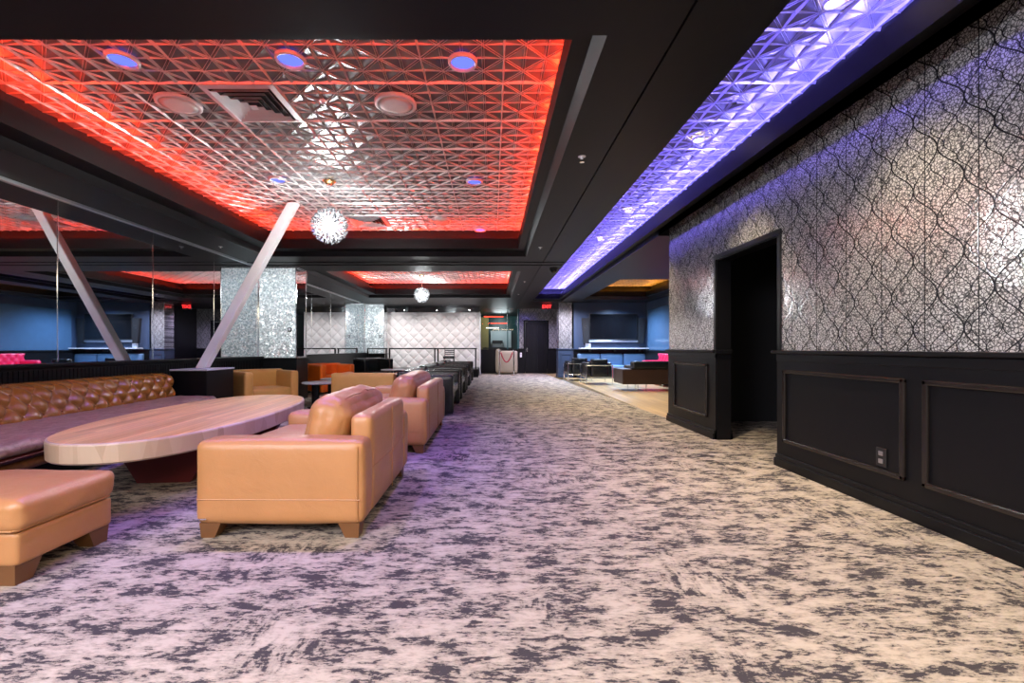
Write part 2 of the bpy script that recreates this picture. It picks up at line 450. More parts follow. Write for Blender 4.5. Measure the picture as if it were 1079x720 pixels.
# LED strips lying on the cove ledges behind the lips
def led(k, mat, label, sides='xXyY', off=.10):
    r = ex(rects[k], off); bm = nb(); w = .012; z = LIP-.004
    if k == 'blue': r = (rects[k][0]-.06, rects[k][1]+.09, rects[k][2], rects[k][3]+.1)
    if 'x' in sides: box(bm, r[0]-w, r[0]+w, r[2], r[3], z, z+.012)
    if 'X' in sides: box(bm, r[1]-w, r[1]+w, r[2], r[3], z, z+.012)
    if 'y' in sides: box(bm, r[0], r[1], r[2]-w, r[2]+w, z, z+.012)
    if 'Y' in sides: box(bm, r[0], r[1], r[3]-w, r[3]+w, z, z+.012)
    tag(obj('led_strip', bm, mat), label, 'strip light')
led('red', 'led_red', 'red light strip glowing in the ceiling cove above the leather sofas')
led('red2', 'led_red', 'red light strip glowing in the ceiling cove nearer the stage')
led('redback', 'led_red', 'red light strip in the ceiling cove behind the front beam')
led('blue', 'led_blue', 'blue light strip glowing along the ceiling cove beside the silver wall', 'X')
led('blue', 'led_blue_soft', 'blue light strip in the ceiling cove beside the dark beam over the aisle', 'x')
led('blue', 'led_blue', 'short blue light strip at the far end of the blue-lit ceiling cove', 'Y')
led('amber', 'led_amber', 'amber light strip glowing in the ceiling cove by the television alcove')

# ------------------------------------------------------------------ left wall: mirror above black dado
bm = nb(); box(bm, XM-.1, XM, Y0, 18.4, .9, BEAM+.3); struct('wall_left', bm, 'mirror')
bm = nb()
y = 3.64-1.42*4
while y < 17:
    box(bm, XM, XM+.004, y-.006, y+.006, .92, BEAM-.03); y += 1.42
struct('trim_3', bm, 'chrome')
bm = nb(); box(bm, XM-.1, XM+.09, Y0, 17.2, 0, .87)
box(bm, XM-.0, XM+.12, Y0, 17.2, .87, .905, .008)
y = Y0
while y < 10: box(bm, XM+.085, XM+.097, y, y+.035, .1, .84); y += .05
struct('wall_left', bm, 'black')
bm = nb(); box(bm, XM, XM+.13, Y0, 17.2, 0, .1, .01); struct('baseboard_left', bm, 'black')

# glitter columns that stand out of the mirror
def column(Y, w, d, switchpx=True):
    bm = nb(); box(bm, XM+.001, XM+w, Y, Y+d, .87, BEAM); struct('wall_column', bm, 'glitter')
    bm = nb()
    box(bm, XM-.0, XM+w+.03, Y-.03, Y+d+.03, 0, .84, .005); box(bm, XM-.0, XM+w+.05, Y-.05, Y+d+.05, .84, .875, .006)
    struct('trim_4', bm, 'black')
    bm = nb(); box(bm, XM+w, XM+w+.006, Y+.03, Y+d-.03, .9, BEAM-.04); struct('wall_column', bm, 'mirror')
    bm = nb()
    for z0, z1, ya, yb in ((.88,BEAM-.01,Y-.004,Y+.02),(.88,BEAM-.01,Y+d-.02,Y+d+.004),(.88,.9,Y,Y+d),(BEAM-.035,BEAM-.01,Y,Y+d)):
        box(bm, XM+w-.002, XM+w+.012, ya, yb, z0, z1)
    box(bm, XM+.0, XM+.018, Y-.004, Y, .88, BEAM)
    box(bm, XM+.0, XM+w, Y-.006, Y, BEAM-.03, BEAM-.01)
    struct('trim_5', bm, 'chrome')
column(9.4, .76, .52); column(17.2, .72, .5)
def wallplate(name, label, loc, mat='plastic', w=.085, h=.085, face='-y'):
    bm = nb(); box(bm, -w/2, w/2, -.012, 0, -h/2, h/2, .004)
    t = thing(name, label, 'switch', loc); obj('plate', bm, mat, t)
    bm = nb(); box(bm, -w*.28, w*.28, -.02, -.012, -h*.28, h*.28, .003); obj('button', bm, 'greyplastic', t); return t
wallplate('control_panel', 'small black square control plate on the nearer glitter column', (XM+.64, 9.399, 2.1-.65))
wallplate('control_panel', 'small black square control plate on the farther glitter column by the stage', (XM+.58, 17.199, 1.52))

# ------------------------------------------------------------------ right wall with doorway
D0, D1, DT, WE, TH = 4.22, 5.38, 2.105, 6.83, .16
bm = nb()
box(bm, XR, XR+TH, Y0, D0, 1.02, LIP+.2); box(bm, XR, XR+TH, D0, D1, DT, LIP+.2); box(bm, XR, XR+TH, D1, WE, 1.02, LIP+.2)
struct('wall_right', bm, 'damask')
bm = nb()
for a, b in ((Y0, D0), (D1, WE)):
    box(bm, XR-.012, XR+TH+.01, a, b, 0, 1.0)
    box(bm, XR-.03, XR+TH+.03, a-.0, b+(.012 if b == WE else 0), 0, .11, .006); box(bm, XR-.045, XR+TH+.03, a, b, 0, .075, .006)
    box(bm, XR-.02, XR+TH+.01, a, b, .955, 1.02, .004)
struct('wall_right', bm, 'black')
bm = nb()
for a, b in ((Y0, D0), (D1, WE)): box(bm, XR-.055, XR+TH+.03, a-.01, b+.03, 1.02, 1.05, .008)
struct('trim_6', bm, 'black')
def panel(a, b, z0=.23, z1=.88):
    bm = nb(); w = .035; x0, x1 = XR-.034, XR-.008
    for s in ((a, b, z0, z0+w), (a, b, z1-w, z1), (a, a+w, z0, z1), (b-w, b, z0, z1)): box(bm, x0, x1, *s, .009, 2)
    struct('trim_7', bm, 'wornblack')
panel(2.90, 4.12); panel(1.56, 2.78); panel(.22, 1.44); panel(5.58, 6.6)
bm = nb()                                                        # black door casing
for a, b, z0, z1 in ((D0-.05, D0, 1.05, DT), (D1, D1+.05, 1.05, DT), (D0-.05, D1+.05, DT, DT+.055)): box(bm, XR-.014, XR+TH+.014, a, b, z0, z1, .004)
box(bm, XR, XR+TH, D0-.01, D0+.012, 0, DT); box(bm, XR, XR+TH, D1-.012, D1+.01, 0, DT); box(bm, XR, XR+TH, D0, D1, DT-.012, DT+.01)
box(bm, XR-.03, XR+TH, D1-.035, D1, 1.0, 1.05, .006)
struct('door_1', bm, 'black')
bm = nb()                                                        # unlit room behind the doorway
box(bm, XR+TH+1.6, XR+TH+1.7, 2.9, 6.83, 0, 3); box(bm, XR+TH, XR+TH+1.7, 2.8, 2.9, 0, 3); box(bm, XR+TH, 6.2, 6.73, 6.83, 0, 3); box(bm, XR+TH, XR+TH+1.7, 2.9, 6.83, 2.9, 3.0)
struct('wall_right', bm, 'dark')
t = thing('power_outlet', 'black double power outlet low on the black wainscot panel', 'outlet', (XR-.014, 3.08, .34))
bm = nb(); box(bm, -.008, 0, -.04, .04, -.062, .062, .003); obj('plate', bm, 'plastic', t)
for z in (-.026, .026):
    bm = nb(); box(bm, -.013, -.006, -.017, .017, z-.015, z+.015, .004); obj('socket', bm, 'steel', t)

# ------------------------------------------------------------------ alcove with television
YT = 16.8
bm = nb(); box(bm, 2.9, 7.0, YT, YT+.15, 0, BEAM); struct('wall_back', bm, 'navy')
bm = nb(); box(bm, 5.62, 5.77, 6.83, YT, 0, BEAM); struct('wall_alcove', bm, 'navy')
bm = nb(); box(bm, 5.58, 5.62, 10.0, YT-.25, 1.0, 2.45); struct('window_1', bm, 'blueglass')
bm = nb(); box(bm, 5.5, 5.62, 6.9, YT, 0, .95); box(bm, 5.47, 5.62, 6.9, YT, .95, 1.0, .006); box(bm, 2.95, 5.6, YT-.05, YT, 0, 1.0); box(bm, 2.95, 5.6, YT-.08, YT, 1.0, 1.03)
struct('trim_8', bm, 'black')
# pillar beside the alcove
bm = nb(); box(bm, 2.42, 2.96, YT, YT+.5, 1.05, BEAM); struct('wall_pillar', bm, 'damask_x')
bm = nb(); box(bm, 2.40, 2.97, YT-.02, YT+.5, 0, 1.02); box(bm, 2.38, 2.98, YT-.05, YT+.5, 1.02, 1.055, .006); box(bm, 2.38, 2.98, YT-.05, YT+.5, 0, .1, .006)
for s in ((2.5,2.52,.25,.85),(2.86,2.88,.25,.85),(2.5,2.88,.25,.27),(2.5,2.88,.83,.85)): box(bm, s[0], s[1], YT-.035, YT, s[2], s[3])
struct('trim_9', bm, 'navy')
# television
t = thing('television', 'large black flat television on the navy alcove wall', 'television', (4.39, YT, 1.85))
bm = nb(); box(bm, -.87, .87, -.10, -.03, -.47, .47, .012); obj('frame', bm, 'plastic', t)
bm = nb(); quad(bm, [(-.85,-.102,-.44),(.85,-.102,-.44),(.85,-.102,.45),(-.85,-.102,.45)]); obj('screen', bm, 'screen', t)
bm = nb(); box(bm, -.3, .3, -.03, 0, -.2, .2); obj('bracket', bm, 'plastic', t)
t = thing('sound_bar', 'long grey sound bar under the alcove television', 'speaker', (4.39, YT, 1.32))
bm = nb(); box(bm, -.92, .92, -.09, 0, -.035, .035, .012); obj('body', bm, 'steel', t)
for sgn, lab in ((-1, 'tall black angled wall speaker left of the television'), (1, 'tall black angled wall speaker right of the television')):
    t = thing('wall_speaker', lab, 'speaker', (4.39+sgn*1.02, YT, 1.72))
    bm = nb()
    x0, x1 = (-.13, .13)
    vs = [(x0*(1 if sgn > 0 else 1), 0), (x1, 0)]
    pts = [(-.13,-.48),(.06,-.48),(.13,.44),(-.13,.44)] if sgn > 0 else [(-.06,-.48),(.13,-.48),(.13,.44),(-.13,.44)]
    a = [bm.verts.new((x, -.12, z)) for x, z in pts]; b = [bm.verts.new((x, 0, z)) for x, z in pts]
    bm.faces.new(a); bm.faces.new(b[::-1])
    for k in range(4): bm.faces.new((a[k], b[k], b[(k+1)%4], a[(k+1)%4]))
    obj('cabinet', bm, 'plastic', t)
    bm = nb(); lathe(bm, [(.07,0),(.07,.008),(.05,.012),(.02,.004)], 20); obj('driver', bm, 'plastic', t, (0,-.12,.1), (PI/2,0,0))
t = wallplate('light_switch', 'white double switch plate below the left wall speaker', (3.48, YT-.001, 1.17), 'white', .2, .17)
bm = nb(); box(bm, -1.3, 1.3, -.3, 0, -.02, .02, .005)
t = thing('wall_shelf', 'pale grey ledge running under the alcove television', 'shelf', (4.42, YT-.08, 1.06)); obj('board', bm, 'greyplastic', t)
for sx in (-.9, 0, .9):
    bm = nb(); box(bm, sx-.02, sx+.02, -.2, 0, -.12, -.02); obj('bracket', bm, 'plastic', t)
t = thing('banquette', 'blue cushioned wall bench below the television ledge', 'bench', (4.3, YT-.55, 0))
bm = nb(); box(bm, -1.25, 1.25, -.02, .46, 0, .30, .01); obj('base', bm, 'navy', t)
for k in range(3):
    bm = nb(); soft(bm, (-.83+k*.83, .20, .38), (.81,.5,.16), .05, (0,0,.02), 8); obj('seat_cushion', bm, 'bluecush', t)
    bm = nb(); soft(bm, (-.83+k*.83, .40, .66), (.81,.13,.42), .05, (0,.02,0), 8); obj('back_cushion', bm, 'bluecush', t)

# ------------------------------------------------------------------ far lobby, door wall
YD = 19.5
bm = nb()
box(bm, 1.12, 1.36, YD, YD+.12, 1.05, BEAM+.3); box(bm, 2.33, 3.2, YD, YD+.12, 1.05, BEAM+.3); box(bm, 1.36, 2.33, YD, YD+.12, 2.2, BEAM+.3)
struct('wall_back', bm, 'damask_x')
bm = nb()
box(bm, 1.10, 1.36, YD-.02, YD+.12, 0, 1.02); box(bm, 2.33, 3.2, YD-.02, YD+.12, 0, 1.02); box(bm, 1.08, 1.36, YD-.05, YD+.1, 1.02, 1.055); box(bm, 2.33, 3.2, YD-.05, YD+.1, 1.02, 1.055)
box(bm, 2.97, 3.05, YT+.5, YD, 0, BEAM)
struct('trim_10', bm, 'black')
bm = nb(); box(bm, -.46, .46, -.04, .02, 0, 2.18, .004)
d = struct('door_2', bm, 'black', loc=(1.845, YD, 0))
for sx in (-.21, .21):
    for z0, z1 in ((.12,.8),(.95,1.55),(1.65,2.05)):
        bm = nb(); w = .02
        a, b = sx-.15, sx+.15
        for s in ((a,b,z0,z0+w),(a,b,z1-w,z1),(a,a+w,z0,z1),(b-w,b,z0,z1)): box(bm, s[0], s[1], -.052, -.04, s[2], s[3])
        obj('panel_moulding', bm, 'black', d)
bm = nb(); tube(bm, [(-.38,-.04,1.0),(-.38,-.1,1.0)], .014); bmesh.ops.create_uvsphere(bm, u_segments=12, v_segments=8, radius=.04, matrix=Matrix.Translation((-.38,-.11,1.0))); box(bm, -.41, -.35, -.05, -.04, .92, 1.08); obj('handle', bm, 'chrome', d)
bm = nb()
for s in ((1.31,1.375,0,2.25),(2.315,2.38,0,2.25),(1.31,2.38,2.19,2.25)): box(bm, s[0], s[1], YD-.03, YD+.02, s[2], s[3], .005)
struct('trim_11', bm, 'black')
t = thing('card_reader', 'small white keypad on the black wainscot left of the far door', 'keypad', (1.2, YD-.021, .78))
bm = nb(); box(bm, -.04, .04, -.03, 0, -.10, .10, .008); obj('case', bm, 'white', t)
bm = nb(); box(bm, -.025, .025, -.034, -.03, 0, .06); obj('key_area', bm, 'greyplastic', t)
# exit sign
t = thing('exit_sign', 'red lit exit sign hung from the beam before the far door', 'sign', (2.06, 17.5, 2.64))
bm = nb(); box(bm, -.17, .17, -.03, .03, -.1, .095, .006); obj('housing', bm, 'plastic', t)
cu = bpy.data.curves.new('exit_text', 'FONT'); cu.body = 'EXIT'; cu.size = .17; cu.align_x = 'CENTER'; cu.align_y = 'CENTER'; cu.extrude = .003
to = bpy.data.objects.new('exit_text', cu); C.objects.link(to)
me = bpy.data.meshes.new_from_object(to.evaluated_get(bpy.context.evaluated_depsgraph_get())); bpy.data.objects.remove(to)
me.materials.append(M['exit']); lo = bpy.data.objects.new('lettering', me); C.objects.link(lo); lo.parent = t; lo.location = (0,-.033,0); lo.rotation_euler = (PI/2,0,0)
# glazed front of the bar, left of the door
bm = nb(); box(bm, -.62, 1.12, YD, YD+.1, 0, .98); box(bm, -.62, 1.12, YD-.03, YD+.12, .98, 1.02); struct('wall_back', bm, 'black')
bm = nb(); quad(bm, [(-.55,YD+.05,1.02),(1.08,YD+.05,1.02),(1.08,YD+.05,BEAM),(-.55,YD+.05,BEAM)]); w = struct('window_2', bm, 'glass')
bm = nb()
for s in ((-.62,-.55),(.62,.66),(1.06,1.14)): box(bm, s[0], s[1], YD, YD+.1, 1.0, BEAM)
obj('window_frame', bm, 'teal', w)
bm = nb(); box(bm, -1.2, 3.0, 24, 24.1, 0, BEAM+.2); struct('wall_bar', bm, 'teal')
bm = nb(); box(bm, -.1, .95, 23.5, 23.6, 1.05, 1.95); struct('wall_bar', bm, 'kitchen')
bm = nb(); box(bm, -.7, -.2, 22.9, 23.0, 0.9, 2.6); struct('wall_bar', bm, 'gold')
bm = nb(); box(bm, -1.2, -1.1, YD+.1, 24, 0, BEAM); box(bm, 1.5, 1.6, YD+.1, 24, 0, BEAM); struct('wall_bar', bm, 'dark')
t = thing('coffee_machine', 'dark steel coffee machine in the lit bar window', 'machine', (.25, 23.2, 1.1))
bm = nb(); box(bm, -.3, .3, -.2, .2, 0, .32, .03); obj('body', bm, 'steel', t)
bm = nb(); box(bm, -.26, .26, -.25, -.15, .2, .36, .02); obj('hood', bm, 'plastic', t)
for sx in (-.15, .15):
    bm = nb(); tube(bm, [(sx,-.2,.2),(sx,-.3,.16)], .02); obj('spout', bm, 'chrome', t)
bm = nb(); box(bm, -.5, 1.0, 22.9, 23.45, 1.03, 1.1); box(bm, -.45, .95, 22.95, 23.4, 0, 1.03); tag(obj('bar_counter', bm, 'dark'), 'dark counter under the coffee machine behind the bar glass', 'counter')
for k, (x, y, z, L, mt, lab) in enumerate(((.05, 21.2, 2.52, .9, 'barred', 'upper long red bar light behind the glass'), (.3, 22.3, 2.28, .8, 'barred', 'lower red bar light behind the glass'), (.0, 21.6, 2.02, .6, 'barwhite', 'thin white bar light behind the glass'))):
    bm = nb(); box(bm, -L/2, L/2, -.02, .02, -.02, .02, .006); t = thing('pendant_bar_light', lab, 'lamp', (x, y, z)); obj('tube', bm, mt, t)
    for sx in (-L*.4, L*.4):
        bm = nb(); tube(bm, [(sx,0,.02),(sx,0,BEAM-z)], .005); obj('cable', bm, 'plastic', t)
# host stand, stanchions
t = thing('host_stand', 'beige padded reception stand behind the red velvet rope', 'counter', (.62, 18.9, 0))
bm = nb(); soft(bm, (0,.1,.5), (.8,.5,.92), .07, (.01,.02,0), 8, .004); obj('body', bm, 'beige', t)
bm = nb(); soft(bm, (-.38,.05,.55), (.2,.55,.98), .08, (.02,.01,0), 8); obj('arm', bm, 'beige', t)
t0 = thing('rope_stanchion', 'chrome rope post at the left end of the red velvet rope', 'post', (.27, 18.2, 0))
bm = nb(); lathe(bm, [(.15,0),(.15,.02),(.04,.05),(.022,.06)], 24); obj('base', bm, 'chrome', t0)
bm = nb(); tube(bm, [(0,0,.04),(0,0,.93)], .024, 12); obj('pole', bm, 'chrome', t0)
bm = nb(); bmesh.ops.create_uvsphere(bm, u_segments=14, v_segments=10, radius=.045, matrix=Matrix.Translation((0,0,.97))); obj('finial', bm, 'chrome', t0, smooth=True)
dup(t0, (.84, 18.2, 0), None, 'chrome rope post at the right end of the red velvet rope')
bm = nb(); n = 16
tube(bm, [(.325+(.46)*k/n, 18.2, .90 - .38*math.sin(PI*k/n)**.9) for k in range(n+1)], .026, 10)
tag(obj('velvet_rope', bm, 'rope', smooth=True), 'dark red velvet rope sagging between the two chrome posts', 'rope')

# ------------------------------------------------------------------ stage
YS, SX1 = 16.8, -.52
bm = nb(); box(bm, XM+.1, SX1, YS, 18.4, 0, .30, .008); struct('floor_stage', bm, 'black')
bm = nb(); box(bm, XM+.1, SX1, 18.4, 18.52, .28, 2.50); struct('wall_stage', bm, 'quilt')
bm = nb(); box(bm, XM+.1, SX1, 18.42, 18.5, 2.50, BEAM); struct('wall_stage', bm, 'mirror')
bm = nb(); box(bm, SX1-.015, SX1+.02, 18.38, YD, .0, 2.52); struct('trim_12', bm, 'white')
t = thing('stage_railing', 'black metal railing along the front edge of the stage', 'railing', (-2.2, YS+.1, .30))
for x0, x1 in ((-1.6, .15), (.15, 1.63)):
    bm = nb(); box(bm, x0, x1, -.025, .025, .73, .775, .006); obj('top_rail', bm, 'black', t)
for x in (-1.58, 0.08, .2, 1.58):
    bm = nb(); box(bm, x-.025, x+.025, -.025, .025, 0, .74, .004); obj('post', bm, 'black', t)
bm = nb(); box(bm, -2.4, -1.65, -.02, .02, .73, .77); 
for x in (-2.38, -1.7): box(bm, x-.02, x+.02, -.02, .02, 0, .74)
obj('side_rail', bm, 'black', t)
t = thing('metal_chair', 'black slat-back metal chair standing on the stage', 'chair', (-1.66, 17.6, .30))
bm = nb(); soft(bm, (0,0,.42), (.44,.44,.09), .035, (0,0,.01), 6); obj('seat', bm, 'blackleather', t)
for sx, sy in ((-.18,-.18),(.18,-.18),(-.18,.18),(.18,.18)):
    bm = nb(); tube(bm, [(sx*1.05,sy*1.05,0),(sx,sy,.40)] + ([(sx,sy+.05,.78)] if sy > 0 else []), .014, 8); obj('leg', bm, 'black', t)
for z in (.54,.61,.68,.75):
    bm = nb(); box(bm, -.18, .18, .2, .215, z-.018, z+.018, .004); obj('slat', bm, 'black', t)

# ------------------------------------------------------------------ leather sofas (front towards -X, back to the aisle)
def leg_block(bm, x, y, s, h=.10, sx=1, sy=1):
    a, b = s, s*.68
    top = [(0,0),(a*sx,0),(a*sx,a*sy),(0,a*sy)]; bot = [(0.006*sx,0.006*sy),(b*sx,0.006*sy),(b*sx,b*sy),(0.006*sx,b*sy)]
    v1 = [bm.verts.new((x+p, y+q, 0)) for p, q in bot]; v2 = [bm.verts.new((x+p, y+q, h)) for p, q in top]
    bm.faces.new(v1[::-1]); bm.faces.new(v2)
    for k in range(4): bm.faces.new((v1[k], v1[(k+1)%4], v2[(k+1)%4], v2[k]))
def sofa(label, loc, L, W=.95, mat='tan', cushions=1, legmat='legwood', name='leather_sofa', tagged=False, group=None, cat='sofa', back=True):
    """origin: near front floor corner; x 0..W (back at W), y 0..L"""
    t = thing(name, label, cat, loc, 0, group); at = .205
    for k, y in enumerate((0, L-at)):
        bm = nb(); soft(bm, (W/2, y+at/2, .315), (W, at, .47), .045, (.004,.006,.012), 16, .003, k*3.1)
        a = obj('armrest', bm, mat, t)
        bm = nb(); ys = (y-.004 if k == 0 else y+at+.004)
        tube(bm, [(.02,ys,.225),(W-.02,ys,.222)], .0032, 6); tube(bm, [(W-.035,ys,.1),(W-.035,ys,.52)], .0028, 6)
        obj('seam', bm, mat, a)
        if k == 0 and tagged:
            bm = nb(); box(bm, .03, .075, -.009, -.002, .112, .120, .002); obj('maker_tag', bm, 'chrome', a)
    bm = nb(); soft(bm, (W-.068, L/2, .375), (.135, L-2*at+.05, .59), .04, (.012,0,.004), 16, .003, 5.2); b = obj('backrest', bm, mat, t)
    bm = nb(); tube(bm, [(W+.004,at,.36),(W+.012,L/2,.36),(W+.004,L-at,.36)], .003, 6); tube(bm, [(W+.012,L/2,.1),(W+.012,L/2,.66)], .003, 6); obj('seam', bm, mat, b)
    bm = nb(); soft(bm, (W/2-.05, L/2, .20), (W-.12, L-2*at+.02, .22), .02, (0,0,0), 8); obj('base', bm, mat, t)
    n = cushions; cw = (L-2*at)/n
    for k in range(n):
        bm = nb(); soft(bm, (.36, at+cw*(k+.5), .375), (.70, cw-.004, .17), .055, (.012,.0,.03), 16, .006, 1.3*k); obj('seat_cushion', bm, mat, t)
        # back cushion: plump, creased, leaning
        bm = nb(); soft(bm, (0,0,0), (.25, cw+.02, .41), .10, (.03,.01,.02), 20, .018, 2.7*k+L, 9.0); bvh = BVHTree.FromBMesh(bm)
        c = obj('back_cushion', bm, mat, t, (.645, at+cw*(k+.5), .565), (0, .26, 0))
        bm = nb(); hh = []
        for q in range(13):
            yy = (-.5+q/12)*(cw-.06); h_ = bvh.ray_cast(Vector((.05, yy, 1)), Vector((0,0,-1)))[0]
            if h_: hh.append(h_ + Vector((0,0,.0005)))
        tube(bm, hh, .0045, 6); obj('piping', bm, mat, c)
    for x, y, sx, sy in ((.02,.02,1,1),(W-.03,.02,-1,1),(.02,L-.02,1,-1),(W-.03,L-.02,-1,-1)):
        bm = nb(); leg_block(bm, x, y, .12, .085, sx, sy); obj('leg', bm, legmat, t)
    return t
sofa('tan leather two-seat sofa nearest the camera with its back to the aisle', (-1.67, 2.57, 0), 1.36, .95, tagged=True)
sofa('tan leather sofa behind the nearest sofa with a tall pink-lit back cushion', (-1.62, 4.66, 0), 1.80, .95)

# ottoman
t = thing('ottoman', 'low tan leather ottoman with wooden legs beside the oval table', 'ottoman', (-2.98, 2.05, 0))
OW, OD = .86, .53
bm = nb(); soft(bm, (OW/2, OD/2, .165), (OW-.01, OD-.01, .155), .02, (.004,.004,0), 12, .002); obj('base', bm, 'tan', t)
bm = nb(); soft(bm, (OW/2, OD/2, .315), (OW+.02, OD+.02, .15), .045, (.012,.012,.024), 30, .009, 4.4, 8); o = obj('cushion', bm, 'tan', t)
bm = nb(); x0 = OW+.02
tube(bm, [(.0,-.004,.252),(OW-.02,-.004,.252),(OW-.004,.02,.252),(OW-.002,OD-.03,.252)], .005, 6); obj('piping', bm, 'tan', o)
for x, y, sx, sy in ((.02,.012,1,1),(OW-.02,.012,-1,1),(.02,OD-.012,1,-1),(OW-.02,OD-.012,-1,-1)):
    bm = nb(); leg_block(bm, x, y, .13, .095, sx, sy); obj('leg', bm, 'legwood', t)

# oval table
t = thing('oval_table', 'long oval butcher-block table beside the tufted bench', 'table', (-2.67, 4.38, 0), math.radians(4.5))
AX, AY, TZ, TT = .645, 1.54, .475, .135
def oval(k, n=96, s=1.0, e=2.35):
    a = 2*PI*k/n; c, d = math.cos(a), math.sin(a)
    return (math.copysign(abs(c)**(2/e), c)*AX*s, math.copysign(abs(d)**(2/e), d)*(AY - AX*(1-s)))
bm = nb(); N = 96; rs = []
for z, s in ((TZ-TT, .975), (TZ-TT+.012, .995), (TZ-.014, 1.0), (TZ-.004, .993), (TZ, .975)):
    rs.append([bm.verts.new((*oval(k, N, s), z)) for k in range(N)])
for a, b in zip(rs, rs[1:]):
    for k in range(N):
        f = bm.faces.new((a[k], a[(k+1)%N], b[(k+1)%N], b[k])); f.material_index = 1
bm.faces.new(rs[0][::-1]); bm.faces.new(rs[-1]).material_index = 0
obj('tabletop', bm, ['tabletop', 'rim'], t)
for y in (-.68, .8):
    bm = nb()
    v1 = [bm.verts.new((x, y+dy, 0)) for x, dy in ((-.2,-.045),(.2,-.045),(.2,.045),(-.2,.045))]
    v2 = [bm.verts.new((x, y+dy, TZ-TT)) for x, dy in ((-.4,-.045),(.4,-.045),(.4,.045),(-.4,.045))]
    bm.faces.new(v1[::-1]); bm.faces.new(v2)
    for k in range(4): bm.faces.new((v1[k], v1[(k+1)%4], v2[(k+1)%4], v2[k]))
    obj('leg_panel', bm, 'darkred', t)
    bm = nb(); yy = y + (-.085 if y > 0 else .085); box(bm, -.07, .07, yy-.04, yy+.04, 0, TZ-TT, .004); obj('leg', bm, 'black', t)
bm = nb(); box(bm, -.05, .05, -.64, .76, .12, .2, .004); obj('stretcher', bm, 'black', t)

# tufted bench along the mirror wall
t = thing('tufted_bench', 'long brown tufted leather bench under the mirrored wall', 'bench', (0, 0, 0))
BY0, BY1 = 1.2, 6.22
fx = lambda y: -3.24 - .150*(y-2.97)          # seat front edge
jx = lambda y: -4.13 - .078*(y-2.97)          # where seat meets back
bx = lambda y: -4.47
def strip(bm, fa, fb, y0, y1, z0, z1, n=24, bulge=0., wr=0., m=10, seed=0, taper=0.):
    g = []
    for i in range(n+1):
        y = y0 + (y1-y0)*i/n; a, b = fa(y), fb(y); row = []
        prof = []
        for k in range(m+1):                       # over the top from back to front, front rolls down
            s = k/m; x = a + (b-a)*s
            zz = z1 - bulge*(2*s-1)**2*1.0
            prof.append((x, zz))
        r = .035
        prof[-1] = (b - r, prof[-1][1])
        prof += [(b-.008, z1-bulge-.02), (b, z1-bulge-.045), (b, z0+.03), (b-.012, z0+.008), (b-.03, z0)]
        prof += [(a, z0)]
        for x, z in prof:
            w = wr*(noise.noise(Vector((x*7+seed, y*5, z*7))) + .6*noise.noise(Vector((x*16+seed, y*9, z*12))))
            row.append(bm.verts.new((x+w*.4, y, z+(w if z > z0+.02 else 0))))
        g.append(row)
    for a, b in zip(g, g[1:]):
        for k in range(len(a)): bm.faces.new((a[k], a[(k+1)%len(a)], b[(k+1)%len(a)], b[k])).smooth = True
    bm.faces.new(g[0]); bm.faces.new(g[-1][::-1])
def seatleather():
    t_ = NT('worn_brown_leather'); v = t_.coord('Object')
    n = t_.noise(t_.coord('Object', (2,.7,1)), 16, 6, .7, .8)
    c = t_.mix(t_.ramp(n, .38, .62), (.17,.09,.06,1), (.38,.24,.18,1))
    return t_.bsdf(Base_Color=c, Roughness=.33, Normal=t_.bump(n, .35, .012))
M['worn'] = seatleather()
bm = nb(); strip(bm, jx, fx, BY0, BY1, .325, .43, 60, .012, .008, 12); obj('seat_cushion', bm, 'worn', t)
bm = nb(); strip(bm, lambda y: jx(y), lambda y: fx(y)-.03, BY0, BY1-.01, .29, .325, 4, 0, 0, 4); obj('welt', bm, 'darkred', t)
bm = nb(); strip(bm, lambda y: jx(y), lambda y: fx(y)-.055, BY0, BY1-.02, .19, .30, 6, 0, 0, 4); obj('base', bm, 'walnut', t)
bm = nb(); strip(bm, lambda y: jx(y)-.1, lambda y: fx(y)-.2, BY0, BY1-.1, 0, .2, 4, 0, 0, 3); obj('plinth', bm, 'dark', t)  # matt black block stands in for the shadow under the bench
# tufted back: diamonds between buttons
DW, DH = .20, .19
def tuft(s, h):
    a, b = s/DW + h/DH, s/DW - h/DH
    d = abs(math.sin(PI*a/1.0)*math.sin(PI*b/1.0)); return .055*(d**.42)
bm = nb(); g = []; ns, nt = 420, 34; BZ0, BZ1 = .40, .745
for i in range(ns+1):
    y = BY0 + (BY1-.02-BY0)*i/ns; row = []
    for k in range(nt+1):
        s = k/nt; z = BZ0 + (BZ1-BZ0)*s
        x = jx(y) + (-4.44 - jx(y))*s + .05
        fall = min(1, (1-s)/.16)
        x += tuft(y-BY0, z-.36)*min(1, fall*1.2+.0) + .03*math.sin(PI*min(1, s))
        if s > .86: q_ = (s-.86)/.14; x -= .07*(1-math.cos(q_*PI/2)); z += -.006*q_
        row.append(bm.verts.new((x, y, z)))
    row.append(bm.verts.new((-4.62, y, BZ1-.01))); row.append(bm.verts.new((-4.62, y, .05))); row.append(bm.verts.new((jx(y)-.05, y, .05)))
    g.append(row)
for a, b in zip(g, g[1:]):
    for k in range(len(a)): bm.faces.new((a[k], a[(k+1)%len(a)], b[(k+1)%len(a)], b[k])).smooth = True
bm.faces.new(g[0]); bm.faces.new(g[-1][::-1])
bk = obj('backrest', bm, 'brown', t)
bmesh_b = None
